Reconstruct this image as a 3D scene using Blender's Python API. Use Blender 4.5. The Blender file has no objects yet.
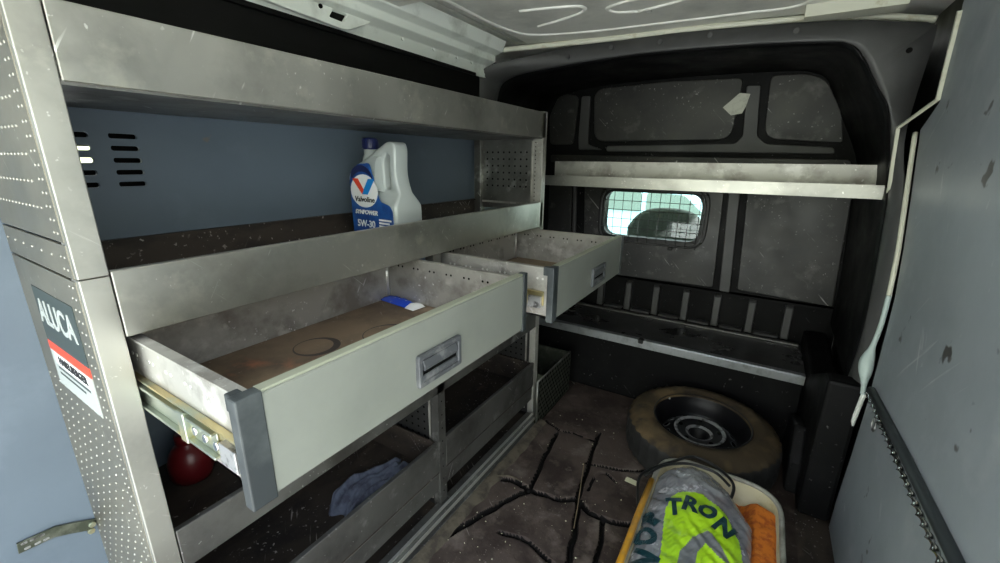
import bpy, bmesh, math, random
from math import pi, sin, cos, radians
from mathutils import Vector, Matrix
from mathutils.noise import noise as pnoise
random.seed(7)
SC = bpy.context.scene
COL = SC.collection
# ------------------------------------------------------------------ camera
cam_d = bpy.data.cameras.new('camera'); cam = bpy.data.objects.new('camera', cam_d); COL.objects.link(cam)
cam_d.sensor_fit = 'HORIZONTAL'; cam_d.sensor_width = 36; cam_d.lens = 419 * 36 / 1000; cam_d.clip_start = .01
cam.matrix_world = Matrix(((.84949126, -.15542742, .50418937, 0), (.52745518, .22758714, -.8185323, 0),
                           (.01247535, .96127333, .27531429, 1.2), (0, 0, 0, 1)))
SC.camera = cam
# ------------------------------------------------------------------ light
SC.view_settings.view_transform = 'Standard'; SC.view_settings.look = 'None'; SC.view_settings.gamma = 1
SC.view_settings.use_curve_mapping = False
SC.view_settings.exposure = 0.72
W = bpy.data.worlds.new('daylight'); SC.world = W; W.use_nodes = True
wn = W.node_tree.nodes; wl = W.node_tree.links; wn.clear()
wo = wn.new('ShaderNodeOutputWorld'); wb = wn.new('ShaderNodeBackground'); wl.new(wb.outputs[0], wo.inputs[0])
wt = wn.new('ShaderNodeTexCoord'); wx = wn.new('ShaderNodeSeparateXYZ'); wl.new(wt.outputs['Generated'], wx.inputs[0])
wr = wn.new('ShaderNodeValToRGB'); wl.new(wx.outputs['Z'], wr.inputs[0])
cr = wr.color_ramp
cr.elements[0].position = 0.0; cr.elements[0].color = (.42, .47, .30, 1)
cr.elements[1].position = .75; cr.elements[1].color = (.62, .78, 1.0, 1)
for p, c in ((.07, (.50, .56, .34, 1)), (.16, (.95, .98, .92, 1)), (.4, (.92, .97, 1.0, 1))):
    e = cr.elements.new(p); e.color = c
wl.new(wr.outputs[0], wb.inputs[0]); wb.inputs[1].default_value = 3.0
sun_d = bpy.data.lights.new('sun', 'SUN'); sun = bpy.data.objects.new('sun', sun_d); COL.objects.link(sun)
sun_d.energy = 10.0; sun_d.angle = radians(2); sun_d.color = (1, .96, .86)
sun.rotation_euler = (radians(14), radians(9), 0)      # nearly overhead, from behind the van: no patch falls inside

# ------------------------------------------------------------------ materials
def mat(name, base, rough=.5, metal=0., noise=None, scratch=None, bump=0., spec=.5, spots=None, sheen=None, alpha=None, trans=None, nscale=6., rvar=0., stretch=(1, 1, 1)):
    m = bpy.data.materials.new(name); m.use_nodes = True
    N = m.node_tree.nodes; L = m.node_tree.links; b = N['Principled BSDF']
    b.inputs['Roughness'].default_value = rough; b.inputs['Metallic'].default_value = metal
    b.inputs['Specular IOR Level'].default_value = spec
    tc = N.new('ShaderNodeTexCoord'); mp = N.new('ShaderNodeMapping'); L.new(tc.outputs['Object'], mp.inputs[0])
    mp.inputs['Scale'].default_value = stretch
    col = N.new('ShaderNodeRGB'); col.outputs[0].default_value = (*base, 1); c = col.outputs[0]
    def mix(f, a, bb):
        x = N.new('ShaderNodeMix'); x.data_type = 'RGBA'; L.new(f, x.inputs[0]); L.new(a, x.inputs[6])
        if isinstance(bb, tuple): x.inputs[7].default_value = (*bb, 1)
        else: L.new(bb, x.inputs[7])
        return x.outputs[2]
    def ntex(sc, det=6, rg=.6, dist=0., off=0.):
        n = N.new('ShaderNodeTexNoise'); n.inputs['Scale'].default_value = sc; n.inputs['Detail'].default_value = det
        n.inputs['Roughness'].default_value = rg; n.inputs['Distortion'].default_value = dist
        if off:
            ad = N.new('ShaderNodeVectorMath'); ad.inputs[1].default_value = (off, off * .7, off * 1.3); L.new(mp.outputs[0], ad.inputs[0]); L.new(ad.outputs[0], n.inputs['Vector'])
        else: L.new(mp.outputs[0], n.inputs['Vector'])
        return n.outputs['Fac']
    def rng(v, a, b_, lo=0., hi=1.):
        r = N.new('ShaderNodeMapRange'); L.new(v, r.inputs[0])
        r.inputs[1].default_value = a; r.inputs[2].default_value = b_; r.inputs[3].default_value = lo; r.inputs[4].default_value = hi
        return r.outputs[0]
    def mul(a, b_):
        x = N.new('ShaderNodeMath'); x.operation = 'MULTIPLY'; L.new(a, x.inputs[0])
        if isinstance(b_, float): x.inputs[1].default_value = b_
        else: L.new(b_, x.inputs[1])
        return x.outputs[0]
    base_n = ntex(nscale)
    if noise:                      # list of (colour, lo, hi, scale)
        for k, (cc, lo, hi, sc) in enumerate(noise):
            c = mix(rng(ntex(sc, off=3.1 * k + 1), lo, hi), c, cc)
    if scratch:                    # (colour, width, scale, amount)
        cc, wd, sc, am = scratch
        for k, (ang, scl) in enumerate((((0, .75, 0), (9, 7, .55)), ((-.8, 0, 0), (7, 9, .5)), ((0, 0, .6), (.5, 9, 7)), ((.5, 0, .0), (8, 8, .8)))):
            m1 = N.new('ShaderNodeMapping'); L.new(tc.outputs['Object'], m1.inputs[0]); m1.inputs['Rotation'].default_value = ang
            m2 = N.new('ShaderNodeMapping'); L.new(m1.outputs[0], m2.inputs[0])
            m2.inputs['Scale'].default_value = (sc * scl[0], sc * scl[1], sc * scl[2]); m2.inputs['Location'].default_value = (k * 3.3, k * 7.1, k)
            n = N.new('ShaderNodeTexNoise'); n.inputs['Scale'].default_value = 1; n.inputs['Detail'].default_value = 2; n.inputs['Roughness'].default_value = .5; L.new(m2.outputs[0], n.inputs['Vector'])
            line = rng(n.outputs['Fac'], .705 - wd, .75 - wd)
            gate = rng(ntex(3.5 + sc * .25, 3, .6, off=23 + 9 * k),   .50, .64)
            c = mix(mul(mul(line, gate), am), c, cc)
    if spots:                      # (colour, scale, threshold)
        cc, sc, th = spots
        c = mix(rng(ntex(sc, 3, .6, off=41), th, th + .04), c, cc)
    L.new(c, b.inputs['Base Color'])
    if rvar:
        L.new(rng(base_n, .3, .7, max(.05, rough - rvar), min(1, rough + rvar)), b.inputs['Roughness'])
    if bump:
        bp = N.new('ShaderNodeBump'); bp.inputs['Strength'].default_value = bump; bp.inputs['Distance'].default_value = .004
        L.new(ntex(nscale * 6, 8, .65, off=2), bp.inputs['Height']); L.new(bp.outputs[0], b.inputs['Normal'])
    if alpha is not None: b.inputs['Alpha'].default_value = alpha
    if trans is not None: b.inputs['Transmission Weight'].default_value = trans
    return m

M = {}
M['alu'] = mat('worn aluminium', (.46, .455, .42), .42, .9, noise=[((.30, .295, .27), .48, .70, 5), ((.62, .61, .54), .56, .72, 9)], scratch=((.9, .9, .87), .012, 16, .8), rvar=.1, bump=.05)
M['alu_dark'] = mat('grimy aluminium', (.23, .23, .22), .45, .85, noise=[((.12, .115, .11), .45, .7, 6), ((.5, .5, .48), .6, .75, 10)], scratch=((.8, .8, .78), .012, 14, .8), rvar=.1, bump=.06)
M['alu_side'] = mat('dull side sheet', (.30, .285, .24), .45, .9, noise=[((.22, .21, .19), .48, .7, 5)], scratch=((.7, .7, .62), .010, 12, .7), rvar=.1)
M['alu_bright'] = mat('bright aluminium edge', (.85, .85, .82), .35, .85)
M['alu_white'] = mat('scuffed pale aluminium', (.46, .45, .42), .5, .6, noise=[((.25, .23, .21), .5, .68, 8), ((.62, .61, .58), .56, .68, 14)], scratch=((.95, .95, .95), .02, 14, .8), bump=.05)
M['front'] = mat('satin drawer front', (.29, .305, .275), .45, .3, noise=[((.25, .265, .24), .45, .7, 5)], spots=((.8, .8, .78), 40, .75))
M['edge'] = mat('drawer edge strip', (.40, .42, .33), .4, .3)
M['plastic_grey'] = mat('grey plastic cap', (.028, .034, .038), .5, 0, noise=[((.07, .08, .083), .5, .7, 10)])
M['handle'] = mat('worn grey handle', (.09, .095, .105), .45, .2, noise=[((.20, .205, .21), .52, .66, 30)])
M['hole'] = mat('dark punched hole', (.004, .004, .004), .9, 0, spec=.1)
M['zinc'] = mat('yellow zinc runner', (.55, .46, .24), .35, .9, noise=[((.35, .45, .40), .5, .7, 12)])
M['zinc_green'] = mat('pale zinc runner', (.42, .46, .39), .35, .9, noise=[((.75, .62, .25), .55, .7, 10)])
M['wood'] = mat('stained drawer board', (.21, .15, .10), .75, 0, noise=[((.12, .085, .06), .45, .65, 7), ((.36, .26, .18), .58, .75, 5), ((.34, .14, .08), .62, .72, 6)], scratch=((.5, .42, .36), .01, 12, .5), bump=.15)
M['wood2'] = mat('dusty drawer board', (.23, .17, .11), .8, 0, noise=[((.13, .10, .075), .45, .7, 7)], bump=.1)
M['ring'] = mat('ring stain', (.045, .035, .03), .7)
M['brown'] = mat('brown grimy board', (.045, .034, .026), .7, 0, noise=[((.018, .014, .012), .45, .6, 8), ((.10, .075, .055), .6, .7, 6)], scratch=((.62, .58, .54), .035, 12, .7), bump=.2, stretch=(1, .6, 1.4))
M['lining'] = mat('blue grey lining', (.118, .152, .195), .5, 0, noise=[((.10, .13, .17), .45, .7, 3), ((.13, .165, .21), .58, .7, 6)], spots=((.22, .16, .10), 7, .72), bump=.02)
M['lining_right'] = mat('grey blue door lining', (.30, .335, .37), .42, 0, noise=[((.25, .28, .31), .45, .7, 3), ((.35, .38, .41), .58, .72, 5)], scratch=((.55, .57, .58), .006, 5, .5), spots=((.08, .08, .08), 11, .665), bump=.02, rvar=.08)
M['black'] = mat('black plastic', (.004, .004, .0045), .55, 0, spec=.14, noise=[((.008, .008, .0085), .5, .7, 4)], scratch=((.25, .25, .25), .0, 9, .5), rvar=.12, bump=.03)
M['black_field'] = mat('scuffed black panel', (.024, .024, .0245), .42, 0, spec=.4, noise=[((.045, .043, .04), .45, .7, 4), ((.12, .115, .11), .58, .76, 10)], scratch=((.42, .41, .40), .02, 12, .7), rvar=.12, bump=.04)
M['flange'] = mat('grey black flange plastic', (.055, .055, .056), .5, 0, noise=[((.075, .075, .076), .5, .7, 5)], rvar=.08, bump=.02)
M['void'] = mat('black void trim', (.004, .004, .004), .6, spec=.2)
M['ceil'] = mat('grey roof paint', (.74, .74, .68), .42, .0, noise=[((.50, .50, .46), .48, .7, 4), ((.76, .76, .70), .58, .72, 9)], scratch=((.62, .62, .58), .008, 7, .5), rvar=.1)
M['bead'] = mat('pressed roof bead paint', (.85, .85, .79), .4)
M['white'] = mat('white body paint', (.84, .88, .82), .35, 0, noise=[((.55, .58, .52), .55, .72, 7)])
M['cream'] = mat('cream body seam', (.66, .66, .55), .4, 0, noise=[((.45, .42, .28), .58, .7, 14)])
M['teal'] = mat('pale green body edge', (.50, .60, .58), .4, 0, noise=[((.36, .44, .43), .55, .7, 12)])
M['mat'] = mat('dirty rubber mat', (.075, .055, .045), .75, 0, noise=[((.030, .019, .015), .44, .60, 5), ((.15, .12, .10), .55, .70, 8), ((.13, .115, .10), .64, .74, 26)], scratch=((.4, .36, .32), .010, 18, .5), bump=.6, nscale=9)
M['crack_shade'] = mat('black crack shade', (.006, .005, .0045), .8, spec=.2)
M['dirt'] = mat('caked dirt', (.10, .085, .06), .95, 0, noise=[((.05, .04, .03), .45, .6, 20)], bump=.5)
M['tyre'] = mat('dusty tyre rubber', (.050, .036, .020), .75, 0, spec=.3, noise=[((.115, .08, .04), .48, .66, 7), ((.018, .015, .012), .55, .7, 10)], bump=.15)
M['tread'] = mat('black tyre tread', (.012, .012, .012), .7)
M['steel_black'] = mat('black wheel steel', (.005, .005, .006), .38, 0, spec=.3)
M['steel_worn'] = mat('worn bare steel', (.42, .42, .43), .4, .7, noise=[((.10, .10, .10), .5, .62, 40)])
M['chrome'] = mat('chrome', (.75, .75, .75), .2, 1)
M['tread_plate'] = mat('ribbed bright edge strip', (.62, .65, .68), .3, .9, noise=[((.40, .42, .44), .5, .7, 20)])
M['step'] = mat('worn step board', (.06, .06, .062), .32, 0, noise=[((.03, .03, .03), .45, .65, 5), ((.10, .10, .10), .6, .75, 8)], scratch=((.4, .4, .4), .01, 9, .4), rvar=.12)
M['jug'] = mat('silver grey bottle plastic', (.46, .50, .50), .35, .15)
M['label_blue'] = mat('blue label', (.012, .05, .22), .35, 0, noise=[((.02, .12, .42), .4, .65, 12)])
M['navy'] = mat('navy blue print', (.008, .014, .08), .4)
M['white_print'] = mat('white print', (.85, .86, .87), .4)
M['red_print'] = mat('red print', (.75, .06, .025), .4)
M['vblue'] = mat('bright blue print', (.01, .22, .65), .4)
M['black_print'] = mat('black print', (.01, .01, .012), .5)
M['sticker_dark'] = mat('dark green grey label', (.035, .05, .05), .45)
M['sticker_grey'] = mat('pale grey label', (.42, .45, .44), .45)
M['rag'] = mat('blue grey rag', (.15, .17, .23), .95, 0, noise=[((.09, .10, .14), .45, .6, 30)], bump=.4)
M['red'] = mat('dark red plastic', (.10, .006, .008), .35)
M['packet'] = mat('blue packet film', (.02, .07, .55), .25, 0, noise=[((.25, .35, .6), .6, .68, 30)])
M['tub'] = mat('cream plastic tub', (.48, .43, .28), .45, 0, noise=[((.36, .29, .15), .5, .7, 12)])
M['tub_rim'] = mat('grimy tub rim', (.30, .30, .26), .45, 0, noise=[((.16, .15, .12), .5, .65, 14)])
M['amber'] = mat('amber side', (.55, .27, .02), .4, 0, noise=[((.35, .19, .05), .5, .7, 20)])
M['orange'] = mat('orange sponge', (.62, .17, .012), .9, 0, noise=[((.40, .085, .008), .47, .6, 40), ((.75, .28, .04), .6, .72, 30)], bump=.6, nscale=14)
M['bag_print'] = mat('lime green print', (.40, .68, .02), .28, 0, noise=[((.30, .55, .02), .5, .7, 12)], bump=.25)
M['bag'] = mat('clear plastic film', (.30, .31, .335), .14, 0, spec=.9, noise=[((.20, .205, .23), .46, .62, 12), ((.72, .73, .78), .60, .68, 22)], bump=.35, alpha=.80)  # pale noise patches put highlights into the film colour
M['bag_ink'] = mat('dark teal print', (.006, .035, .045), .35)
M['bag_grey'] = mat('grey print', (.16, .17, .18), .35, 0, noise=[((.26, .27, .28), .5, .7, 20)], bump=.3)
M['cable'] = mat('black cable rubber', (.010, .010, .010), .45)
M['tape'] = mat('silver tape', (.42, .42, .37), .45, .3, noise=[((.30, .30, .26), .5, .7, 40)])
M['paper'] = mat('paper scrap', (.62, .62, .42), .8)
M['straw'] = mat('dry straw', (.20, .15, .09), .8)
M['strap'] = mat('dark oily metal', (.07, .08, .06), .45, .6, noise=[((.16, .17, .14), .5, .7, 30)])
M['sheet_dark'] = mat('dark patterned sheet', (.035, .035, .036), .4, .3)
M['asphalt'] = mat('pale concrete', (.56, .56, .53), .9, 0, noise=[((.48, .48, .45), .45, .6, 2)])
M['car'] = mat('pale teal car paint', (.35, .55, .60), .3)
M['car_glass'] = mat('dark car glass', (.10, .14, .12), .1)
M['seat'] = mat('dark seat cloth', (.06, .07, .055), .9)
M['mesh'] = mat('black wire', (.008, .008, .008), .5)
gm = bpy.data.materials.new('window glass'); gm.use_nodes = True; M['glass'] = gm
g_n = gm.node_tree.nodes; g_l = gm.node_tree.links; g_n.clear()
go = g_n.new('ShaderNodeOutputMaterial'); gx = g_n.new('ShaderNodeMixShader'); gt = g_n.new('ShaderNodeBsdfTransparent'); gg = g_n.new('ShaderNodeBsdfGlossy')
gt.inputs[0].default_value = (.86, .95, .93, 1); gg.inputs['Roughness'].default_value = .05; gx.inputs[0].default_value = .06
g_l.new(gt.outputs[0], gx.inputs[1]); g_l.new(gg.outputs[0], gx.inputs[2]); g_l.new(gx.outputs[0], go.inputs[0])

# ------------------------------------------------------------------ mesh builder
class MB:
    def __init__(s): s.bm = bmesh.new(); s.mats = []
    def mi(s, m):
        if m is None: return 0
        if m not in s.mats: s.mats.append(m)
        return s.mats.index(m)
    def _add(s, verts, faces, m=None, smooth=False):
        i = s.mi(m); vs = [s.bm.verts.new(v) for v in verts]; out = []
        for f in faces:
            try: q = s.bm.faces.new([vs[k] for k in f])
            except ValueError: continue
            q.material_index = i; q.smooth = smooth; out.append(q)
        return vs, out
    def box(s, a, b, m=None, mtx=None):
        x0, y0, z0 = a; x1, y1, z1 = b
        v = [Vector(p) for p in ((x0, y0, z0), (x1, y0, z0), (x1, y1, z0), (x0, y1, z0), (x0, y0, z1), (x1, y0, z1), (x1, y1, z1), (x0, y1, z1))]
        if mtx: v = [mtx @ p for p in v]
        s._add(v, [(0, 3, 2, 1), (4, 5, 6, 7), (0, 1, 5, 4), (1, 2, 6, 5), (2, 3, 7, 6), (3, 0, 4, 7)], m); return s
    def prism(s, poly, axis, a, b, m=None, smooth=False):
        """closed polygon in the two other axes (cyclic order x,y,z), extruded from a to b along axis"""
        def pt(p, t): return {'x': (t, p[0], p[1]), 'y': (p[0], t, p[1]), 'z': (p[0], p[1], t)}[axis]
        n = len(poly); v = [pt(p, a) for p in poly] + [pt(p, b) for p in poly]
        f = [tuple(range(n)), tuple(range(2 * n - 1, n - 1, -1))] + [(k, (k + 1) % n, n + (k + 1) % n, n + k) for k in range(n)]
        s._add(v, f, m, smooth); return s
    def tube(s, path, r, m=None, n=8, closed=False, cap=True, flat=None):
        P = [Vector(p) for p in path]; N = len(P); rings = []; up = None
        for i, p in enumerate(P):
            t = (P[(i + 1) % N] - P[i - 1]) if closed else (P[min(i + 1, N - 1)] - P[max(i - 1, 0)])
            t.normalize()
            if up is None: up = Vector((0, 0, 1)) if abs(t.z) < .9 else Vector((1, 0, 0))
            sd = t.cross(up).normalized(); up = sd.cross(t).normalized()
            rr = r[i] if isinstance(r, (list, tuple)) else r
            rings.append([p + (sd * cos(2 * pi * k / n) * rr + up * sin(2 * pi * k / n) * rr * (flat or 1)) for k in range(n)])
        v = [q for R_ in rings for q in R_]; f = []
        for i in range(N if closed else N - 1):
            j = (i + 1) % N
            for k in range(n): f.append((i * n + k, i * n + (k + 1) % n, j * n + (k + 1) % n, j * n + k))
        if cap and not closed: f += [tuple(range(n - 1, -1, -1)), tuple(range((N - 1) * n, N * n))]
        s._add(v, f, m, True); return s
    def lathe(s, prof, m=None, n=32, mtx=None, closed=False, seg_m=None, cap=True):
        K = len(prof); v = []
        for (r, z) in prof:
            for k in range(n):
                p = Vector((r * cos(2 * pi * k / n), r * sin(2 * pi * k / n), z)); v.append(mtx @ p if mtx else p)
        i0 = s.mi(m); vs = [s.bm.verts.new(p) for p in v]
        for i in range(K if closed else K - 1):
            j = (i + 1) % K
            for k in range(n):
                f = s.bm.faces.new((vs[i * n + k], vs[i * n + (k + 1) % n], vs[j * n + (k + 1) % n], vs[j * n + k])); f.smooth = True
                f.material_index = s.mi(seg_m[i]) if seg_m else i0
        if cap and not closed:
            for e in (0, K - 1):
                if prof[e][0] > 1e-4:
                    f = s.bm.faces.new([vs[e * n + k] for k in range(n)]); f.material_index = i0
        return s
    def disc(s, c, axis, r, h, m=None, n=10):
        """short cylinder from c along +axis vector by h"""
        a = Vector(axis).normalized(); q = a.to_track_quat('Z', 'Y').to_matrix().to_4x4(); q.translation = Vector(c)
        s.lathe([(r, 0), (r, h)], m, n, q); return s
    def dimple(s, c, axis, r, h, m=None, n=8):
        a = Vector(axis).normalized(); q = a.to_track_quat('Z', 'Y').to_matrix().to_4x4(); q.translation = Vector(c)
        s.lathe([(r, 0), (r * .8, h * .8), (r * .3, h)], m, n, q); return s
    def loft(s, loops, m=None, smooth=True):
        n = len(loops[0]); v = [p for l in loops for p in l]; f = []
        for i in range(len(loops) - 1):
            for k in range(n - 1): f.append((i * n + k, i * n + k + 1, (i + 1) * n + k + 1, (i + 1) * n + k))
        s._add(v, f, m, smooth); return s
    def from_mesh(s, me, mtx=None, m=None):
        vs = [(mtx @ v.co) if mtx else v.co.copy() for v in me.vertices]
        s._add(vs, [tuple(p.vertices) for p in me.polygons], m); return s
    def build(s, name, m, parent=None, bevel=0., seg=1, smooth=None, origin=None):
        bmesh.ops.recalc_face_normals(s.bm, faces=s.bm.faces)
        me = bpy.data.meshes.new(name)
        mm = s.mats if s.mats else []
        s.bm.to_mesh(me); s.bm.free()
        if mm:
            for x in mm: me.materials.append(M[x] if x in M else x)
        else: me.materials.append(M[m])
        o = bpy.data.objects.new(name, me); COL.objects.link(o)
        if smooth is not None:
            for p in me.polygons: p.use_smooth = smooth
        if parent is not None:
            o.parent = parent
            if parent.type == 'EMPTY' or True:
                o.matrix_parent_inverse = parent.matrix_basis.inverted() if parent.parent is None else (parent.parent.matrix_basis @ parent.matrix_basis).inverted() if False else parent.matrix_basis.inverted()
        if bevel:
            bv = o.modifiers.new('bevel', 'BEVEL'); bv.width = bevel; bv.segments = seg; bv.limit_method = 'ANGLE'; bv.angle_limit = radians(35)
        return o

def curve_mesh(loops, ext, bev=0., bres=1):
    """filled 2D outline (with holes) thickened to +-ext: a mesh in the XY plane"""
    cu = bpy.data.curves.new('tmp', 'CURVE'); cu.dimensions = '2D'; cu.fill_mode = 'BOTH'
    cu.extrude = max(ext - bev, 0); cu.bevel_depth = bev; cu.bevel_resolution = bres; cu.offset = -bev
    for lp in loops:
        sp = cu.splines.new('POLY'); sp.points.add(len(lp) - 1); sp.use_cyclic_u = True
        for p, q in zip(sp.points, lp): p.co = (q[0], q[1], 0, 1)
    o = bpy.data.objects.new('tmp', cu); COL.objects.link(o)
    me = bpy.data.meshes.new_from_object(o.evaluated_get(bpy.context.evaluated_depsgraph_get()))
    bpy.data.objects.remove(o); return me
def text_mesh(body, size, ext=.0004, sx=1., shear=0., bold=0.):
    cu = bpy.data.curves.new('tmp', 'FONT'); cu.body = body; cu.size = size; cu.extrude = ext; cu.align_x = 'CENTER'; cu.align_y = 'CENTER'; cu.shear = shear; cu.offset = bold
    o = bpy.data.objects.new('tmp', cu); COL.objects.link(o)
    bpy.context.view_layer.update()
    me = bpy.data.meshes.new_from_object(o.evaluated_get(bpy.context.evaluated_depsgraph_get()))
    bpy.data.objects.remove(o)
    for v in me.vertices: v.co.x *= sx
    return me
def rounded(poly, r, n=5):
    out = []; K = len(poly)
    for i in range(K):
        p = Vector(poly[i]).to_2d(); a = Vector(poly[i - 1]).to_2d() - p; b = Vector(poly[(i + 1) % K]).to_2d() - p
        rr = r[i] if isinstance(r, (list, tuple)) else r
        rr = min(rr, a.length * .48, b.length * .48); A = p + a.normalized() * rr; B = p + b.normalized() * rr
        for k in range(n + 1):
            t = k / n; out.append(tuple(A * (1 - t) ** 2 + p * 2 * t * (1 - t) + B * t ** 2))
    return out
def rect(x0, y0, x1, y1): return [(x0, y0), (x1, y0), (x1, y1), (x0, y1)]
def smoothline(pts, n=6):
    P = [Vector(p) for p in pts]; out = []
    for i in range(len(P) - 1):
        a, b, c, d = P[max(i - 1, 0)], P[i], P[i + 1], P[min(i + 2, len(P) - 1)]
        for k in range(n):
            t = k / n
            out.append(.5 * ((2 * b) + (c - a) * t + (2 * a - 5 * b + 4 * c - d) * t * t + (3 * b - a - 3 * c + d) * t ** 3))
    out.append(P[-1]); return out
XZ = Matrix(((1, 0, 0, 0), (0, 0, -1, 0), (0, 1, 0, 0), (0, 0, 0, 1)))     # XY plane -> XZ plane facing -y
def xz(y): return Matrix.Translation((0, y, 0)) @ XZ
YZ = Matrix(((0, 0, 1, 0), (1, 0, 0, 0), (0, 1, 0, 0), (0, 0, 0, 1)))      # XY plane -> YZ plane facing +x
def yz(x): return Matrix.Translation((x, 0, 0)) @ YZ
def thing(name, label, cat, loc=(0, 0, 0), rotz=0, group=None):
    o = bpy.data.objects.new(name, None); COL.objects.link(o); o.location = loc; o.rotation_euler = (0, 0, rotz); o.empty_display_size = .05
    o['label'] = label; o['category'] = cat
    if group: o['group'] = group
    return o
def tag(o, label, cat, group=None, kind=None):
    o['label'] = label; o['category'] = cat
    if group: o['group'] = group
    if kind: o['kind'] = kind
    return o
def struct(o, label, cat):
    o['kind'] = 'structure'; o['label'] = label; o['category'] = cat; return o

# ================================================================== SETTING
XL, XR = -1.135, .372          # left lining, right lining
CZ = 1.69
b = MB(); b.box((-1.30, -.50, -.10), (.45, 3.5, -.030)); struct(b.build('floor', 'brown'), 'dark van load floor under the rubber mat', 'floor')
# left wall: lining sheet with vent slots, outer skin behind it
slots = []
for col in range(2):
    for row in range(5):
        y0 = .262 + .077 * col; z0 = 1.240 - .0238 * row
        slots.append(rounded(rect(y0, z0 - .005, y0 + .047, z0 + .005), .0045, 3))
b = MB(); b.from_mesh(curve_mesh([rect(-.50, -.01, 1.95, 1.40)] + slots, .004), yz(XL - .004))
wl_ = struct(b.build('wall_left', 'lining'), 'blue grey painted lining behind the rack with two columns of vent slots', 'wall')
b = MB()
win = rounded(rect(.296, 1.182, .362, 1.221), .008)
b.from_mesh(curve_mesh([rect(-.50, -.10, 2.56, 1.72), win], .01), yz(-1.29)); b.build('outer_skin', 'void', wl_)
b = MB(); b.box((-1.16, -.50, 1.405), (-1.142, 1.66, 1.56)); b.box((-1.16, -.50, 1.553), (-1.132, 1.62, 1.566)); b.build('upper_trim', 'void', wl_)
# white roof rail above it, with pressed steps and clips
b = MB(); b.prism([(-1.165, 1.556), (-1.135, 1.556), (-1.12, 1.60), (-1.085, 1.615), (-1.085, 1.64), (-1.05, 1.65), (-1.03, CZ), (-1.165, CZ)], 'y', -.50, 1.70, None)
for y in (1.17, 1.33, 1.47, 1.57): b.disc((-1.122, y, 1.592), (1, 0, .3), .007, .006, None, 8)
struct(b.build('trim_1', 'white', bevel=.004, seg=2), 'white painted body rail along the left roof edge', 'rail')
# roof
b = MB(); b.box((-1.29, -.50, CZ), (.45, 2.5, CZ + .03))
b.box((-1.25, 2.5, 1.55), (.45, 3.5, 1.60)); ce = struct(b.build('ceiling', 'ceil'), 'bare grey painted roof sheet with pressed beads', 'ceiling')  # lower slab: unseen cab roof, added to keep sun off the seat
beads = [[(-.95, .2), (-.952, 1.166), (-.953, 1.45), (-.93, 1.60), (-.885, 1.665), (-.808, 1.70), (-.65, 1.74), (-.5, 1.755), (-.30, 1.775), (-.166, 1.785), (-.06, 1.80), (0, 1.79), (.03, 1.75), (.05, 1.66), (.06, 1.4), (.06, .2)],
         [(-.455, 1.60), (-.52, 1.57), (-.535, 1.52), (-.47, 1.49), (-.36, 1.48), (-.27, 1.49), (-.26, 1.53), (-.33, 1.57), (-.455, 1.60)],
         [(-.82, 1.58), (-.72, 1.555), (-.62, 1.515), (-.60, 1.47), (-.64, 1.44), (-.8, 1.40)],
         [(-.12, 1.60), (-.18, 1.56), (-.16, 1.50), (-.02, 1.48)]]
for bd in beads:
    b = MB(); b.tube(smoothline([(x, y, CZ) for x, y in bd]), .007, None, 8, flat=.8); b.build('roof_bead', 'bead', ce)
for x, w in ((-1.005, .010), (-.975, .006)):
    b = MB(); b.tube([(x, -.48, CZ), (x, 1.76, CZ)], w, None, 8); b.build('roof_rib', 'ceil', ce)
b = MB(); b.tube(smoothline([(-1.06, 1.72, 1.665), (-.95, 1.775, 1.675), (-.67, 1.84, 1.683), (-.4, 1.86, 1.683), (-.165, 1.87, 1.678), (.1, 1.90, 1.67), (.27, 1.92, 1.65), (.36, 1.92, 1.63)]), .011, None, 8)
b.box((.02, 1.80, 1.655), (.27, 1.88, CZ)); b.build('front_seam', 'cream', ce)
b = MB(); b.box((-.43, 1.585, CZ - .004), (-.415, 1.62, CZ + .002), None); b.build('roof_clip', 'alu_bright', ce)
# roof bow with its pierced gusset
b = MB(); b.prism([(.98, CZ), (1.0, 1.655), (1.09, 1.655), (1.11, CZ)], 'x', -1.1, .37); b.build('roof_bow', 'ceil', ce, bevel=.005, seg=2)
gus = rounded([(.60, 1.575), (.93, 1.560), (1.02, 1.60), (1.07, 1.68), (.55, 1.68)], .02)
hol = rounded([(.872, 1.582), (.918, 1.580), (.935, 1.602), (.890, 1.606)], .006)
g2 = MB(); g2.mi('white'); g2.box((-1.121, .862, 1.574), (-1.1165, .945, 1.612), 'void'); g2.from_mesh(curve_mesh([gus, hol], .006, .003), yz(-1.112), 'white');  # black plate behind the hole paints its inside dark
for q in ((.845, 1.600), (.64, 1.62), (.70, 1.61)): g2.disc((-1.107, q[0], q[1]), (1, 0, 0), .006, .004, 'void', 8)
g2.build('roof_gusset', 'white', ce)
# right wall: lining polygon of the sliding door and the van side behind it
door = [(.22, -.012), (1.607, -.012), (1.607, .10), (1.585, .30), (1.575, .50), (1.585, .66), (1.60, .83), (1.65, .97), (1.72, 1.12), (1.785, 1.25), (1.815, 1.308), (1.70, 1.372), (1.72, 1.48), (1.735, 1.62), (1.72, CZ), (.22, CZ)]  # near end stops short: invented side opening, out of view, lets daylight in
b = MB(); b.from_mesh(curve_mesh([door], .006, .002), yz(XR + .004))
wr_ = struct(b.build('wall_right', 'lining_right'), 'scuffed grey blue lining on the right side', 'wall')
b = MB(); b.box((XR + .03, .22, -.10), (.46, 2.56, CZ)); b.build('outer_skin', 'black', wr_)
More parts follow.
